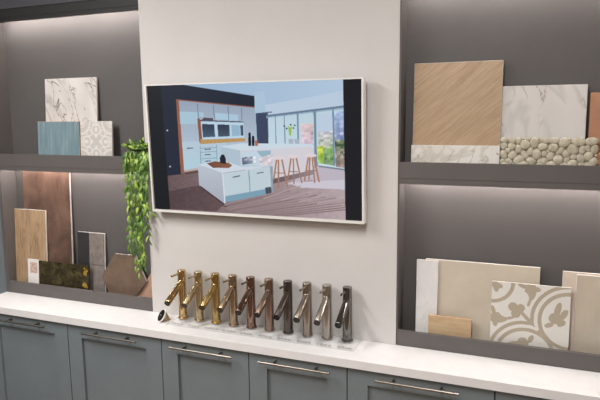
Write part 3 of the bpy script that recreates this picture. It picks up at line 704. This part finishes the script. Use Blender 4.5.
pat |= (np.abs(UU-DD-.0) < .034) & (UU > .36) & (UU < .53)
pat |= disc(UU, DD, .66, .66, .06, .04, .78)
cols = np.where(pat[..., None], np.array([172, 160, 141]), np.array([215, 211, 204])).astype(float)
sheet_tile('patterned_tile', 'cream and tan encaustic patterned tile on the right ledge', 1.394, 1.6445, ZL, .2625, .025, .050, .009, cols, attr_mat('encaustic_print', .45), 'cream face with tan scrolls and rings', E_white)
tile('pinkish_tile', 'pinkish tile whose left edge shows behind the patterned tile', 'tile', 1.617, 1.80, ZL, .311, .0505, .050, .009, plain('pinkish_porcelain', (204, 188, 175), .5, var=.03), E_white)
tile('cream_beige_tile', 'beige tile at right edge in front of the pinkish tile', 'tile', 1.660, 1.95, ZL, .3055, .040, .050, .009, plain('greige_porcelain', (184, 173, 156), .5, var=.035, scale=8), E_white)

# ------------------------------------------------------------------ trailing plant on the left shelf
pl = thing('trailing_plant', 'green trailing plant hanging from left shelf beside the television', 'plant', (-.045, .040, ZST))
stems = bmesh.new(); leaves = bmesh.new()
def leaf(bm, p, d, n, L, Wd):
    d = d.normalized(); s = d.cross(n)
    if s.length < 1e-3: s = Vector((1, 0, 0))
    s.normalize(); n = s.cross(d).normalized()
    rows = []
    for k, (t, w, c) in enumerate(((0, .12, 0), (.25, .8, .10), (.55, 1, .10), (.82, .55, .02), (1, .03, -.10))):
        c0 = p + d*(L*t) + n*(c*L)
        rows.append((bm.verts.new(c0 + s*(Wd*w/2) + n*(.12*Wd*w)), bm.verts.new(c0), bm.verts.new(c0 - s*(Wd*w/2) + n*(.12*Wd*w))))
    mi = rnd.choice((0, 0, 1, 1, 2))
    for A, B in zip(rows, rows[1:]):
        for i in (0, 1):
            f = bm.faces.new((A[i], A[i+1], B[i+1], B[i])); f.material_index = mi; f.smooth = True
strands = [(-.030, .22), (-.028, .45), (-.016, .53), (-.004, .40), (.004, .56), (.026, .52), (.018, .43), (.034, .47), (.046, .34), (.056, .24), (-.026, .33), (.062, .30), (.070, .40), (.076, .22), (.048, .18), (.010, .50), (-.024, .28)]
for (sx, ln_) in strands:
    y0 = rnd.uniform(-.075, -.058)
    pts = []; ph_ = rnd.uniform(0, 6)
    start = Vector((sx*.5, rnd.uniform(-.012, .012), .004))
    out = Vector((sx*.85, -.046, .030+rnd.uniform(0, .02)))
    for t in np.linspace(0, 1, 5): pts.append(start.lerp(out, t) + Vector((0, 0, .012*math.sin(math.pi*t))))
    nseg = int(ln_/.02)
    for k in range(1, nseg+1):
        z = out.z - ln_*k/nseg
        pts.append(Vector((sx + .006*math.sin(ph_+k*.45) + .03*(k/nseg-.3)*rnd.uniform(.2, .5)*(-1 if sx > .03 else .3), y0 + .005*math.cos(ph_+k*.6) + .012*min(1, max(0, 1-k/3)), z)))
    tube(stems, pts, .0012, 5)
    for i in range(1, len(pts)-1):
        tdir = (pts[i+1]-pts[i]).normalized()
        for s in ((-1, 1) if i < 8 else ((-1,), (1,))[i % 2]):
            ang = rnd.uniform(-1.2, 1.2) + (0 if s > 0 else math.pi)
            side = Vector((math.cos(ang), -abs(math.sin(ang))*.8, 0))
            dr = (tdir*rnd.uniform(1.0, 1.9) + side*.7) if i > 4 else (side + Vector((0, -.3, rnd.uniform(-.1, .6))))
            L = rnd.uniform(.026, .042)
            leaf(leaves, pts[i], dr, Vector((rnd.uniform(-.5, .5), -1, rnd.uniform(0, .6))), L, L*rnd.uniform(.26, .38))
for k in range(16):                              # upright tuft above the shelf
    a_ = rnd.uniform(0, 6.28); leaf(leaves, Vector((rnd.uniform(-.02, .05), -.03+.012*math.sin(a_), .02+rnd.uniform(0, .035))), Vector((.8*math.cos(a_), -.3+.2*math.sin(a_), rnd.uniform(.2, 1.1))), Vector((0, -1, .5)), rnd.uniform(.028, .04), .012)
# one stray tip reaching over the pillar
tube(stems, [(.052, -.07, -.18), (.075, -.075, -.205), (.098, -.078, -.232)], .0011, 5)
for k, p in enumerate(((.07, -.074, -.20), (.09, -.077, -.222))): leaf(leaves, Vector(p), Vector((.6, -.1, -.7)), Vector((0, -1, .2)), .034, .013)
def leafmat(name, c, c2):
    m, nt, b = newmat(name)
    nt.links.new(ramp(nt, noise(nt, coords(nt), 40, 2), [(.35, c), (.7, c2)]), b.inputs['Base Color'])
    b.inputs['Roughness'].default_value = .45; return m
LM = [leafmat('leaf_mid_green', (84, 116, 36), (120, 154, 56)), leafmat('leaf_dark_green', (50, 82, 32), (80, 114, 44)), leafmat('leaf_yellow_green', (140, 166, 58), (176, 198, 90))]
obj('stems', stems, leafmat('stem_green', (86, 104, 44), (110, 124, 60)), pl, smooth=60)
obj('foliage', leaves, LM, pl)
bm = bmesh.new(); lathe(bm, [(0, 0), (.012, 0), (.015, .022), (.013, .024), (0, .022)], seg=20)
pot = obj('root_clump', bm, leafmat('stem_clump', (58, 70, 36), (84, 96, 48)), pl, smooth=50)
pot.location = (0, 0, -.0295)

# ------------------------------------------------------------------ lights
def area(name, loc, tgt, sx, sy, power, col=(1, .977, .957)):
    l = bpy.data.lights.new(name, 'AREA'); l.shape = 'RECTANGLE'; l.size = sx; l.size_y = sy; l.energy = power; l.color = col
    o = bpy.data.objects.new(name, l); C.objects.link(o); o.location = loc
    o.rotation_euler = (Vector(tgt)-Vector(loc)).to_track_quat('-Z', 'Y').to_euler(); return o
for i, (x, y, p) in enumerate(LAMPS):
    area('ceiling_lamp', (x, y, ZC-.02), (x, y, 0), .3, 1.3, p)
wd_ = bpy.data.worlds.new('room_world'); bpy.context.scene.world = wd_; wd_.use_nodes = True
wd_.node_tree.nodes['Background'].inputs[0].default_value = (.6, .58, .56, 1); wd_.node_tree.nodes['Background'].inputs[1].default_value = .1

# ------------------------------------------------------------------ camera
rt = Vector((0.92722, 0.37436, -0.01083)); up = Vector((-0.04397, 0.13755, 0.98952)); fw = Vector((-0.37193, 0.91702, -0.14400))
cam = bpy.data.cameras.new('camera'); co = bpy.data.objects.new('camera', cam); C.objects.link(co)
co.matrix_world = Matrix(((rt.x, up.x, -fw.x, 1.52556), (rt.y, up.y, -fw.y, -2.04791), (rt.z, up.z, -fw.z, .84233), (0, 0, 0, 1)))
cam.sensor_width = 36; cam.lens = 590.6/600*36; cam.clip_start = .05
sc = bpy.context.scene; sc.camera = co
sc.view_settings.view_transform = 'Standard'; sc.view_settings.look = 'None'; sc.view_settings.gamma = 1; sc.view_settings.use_curve_mapping = False
sc.view_settings.exposure = 0
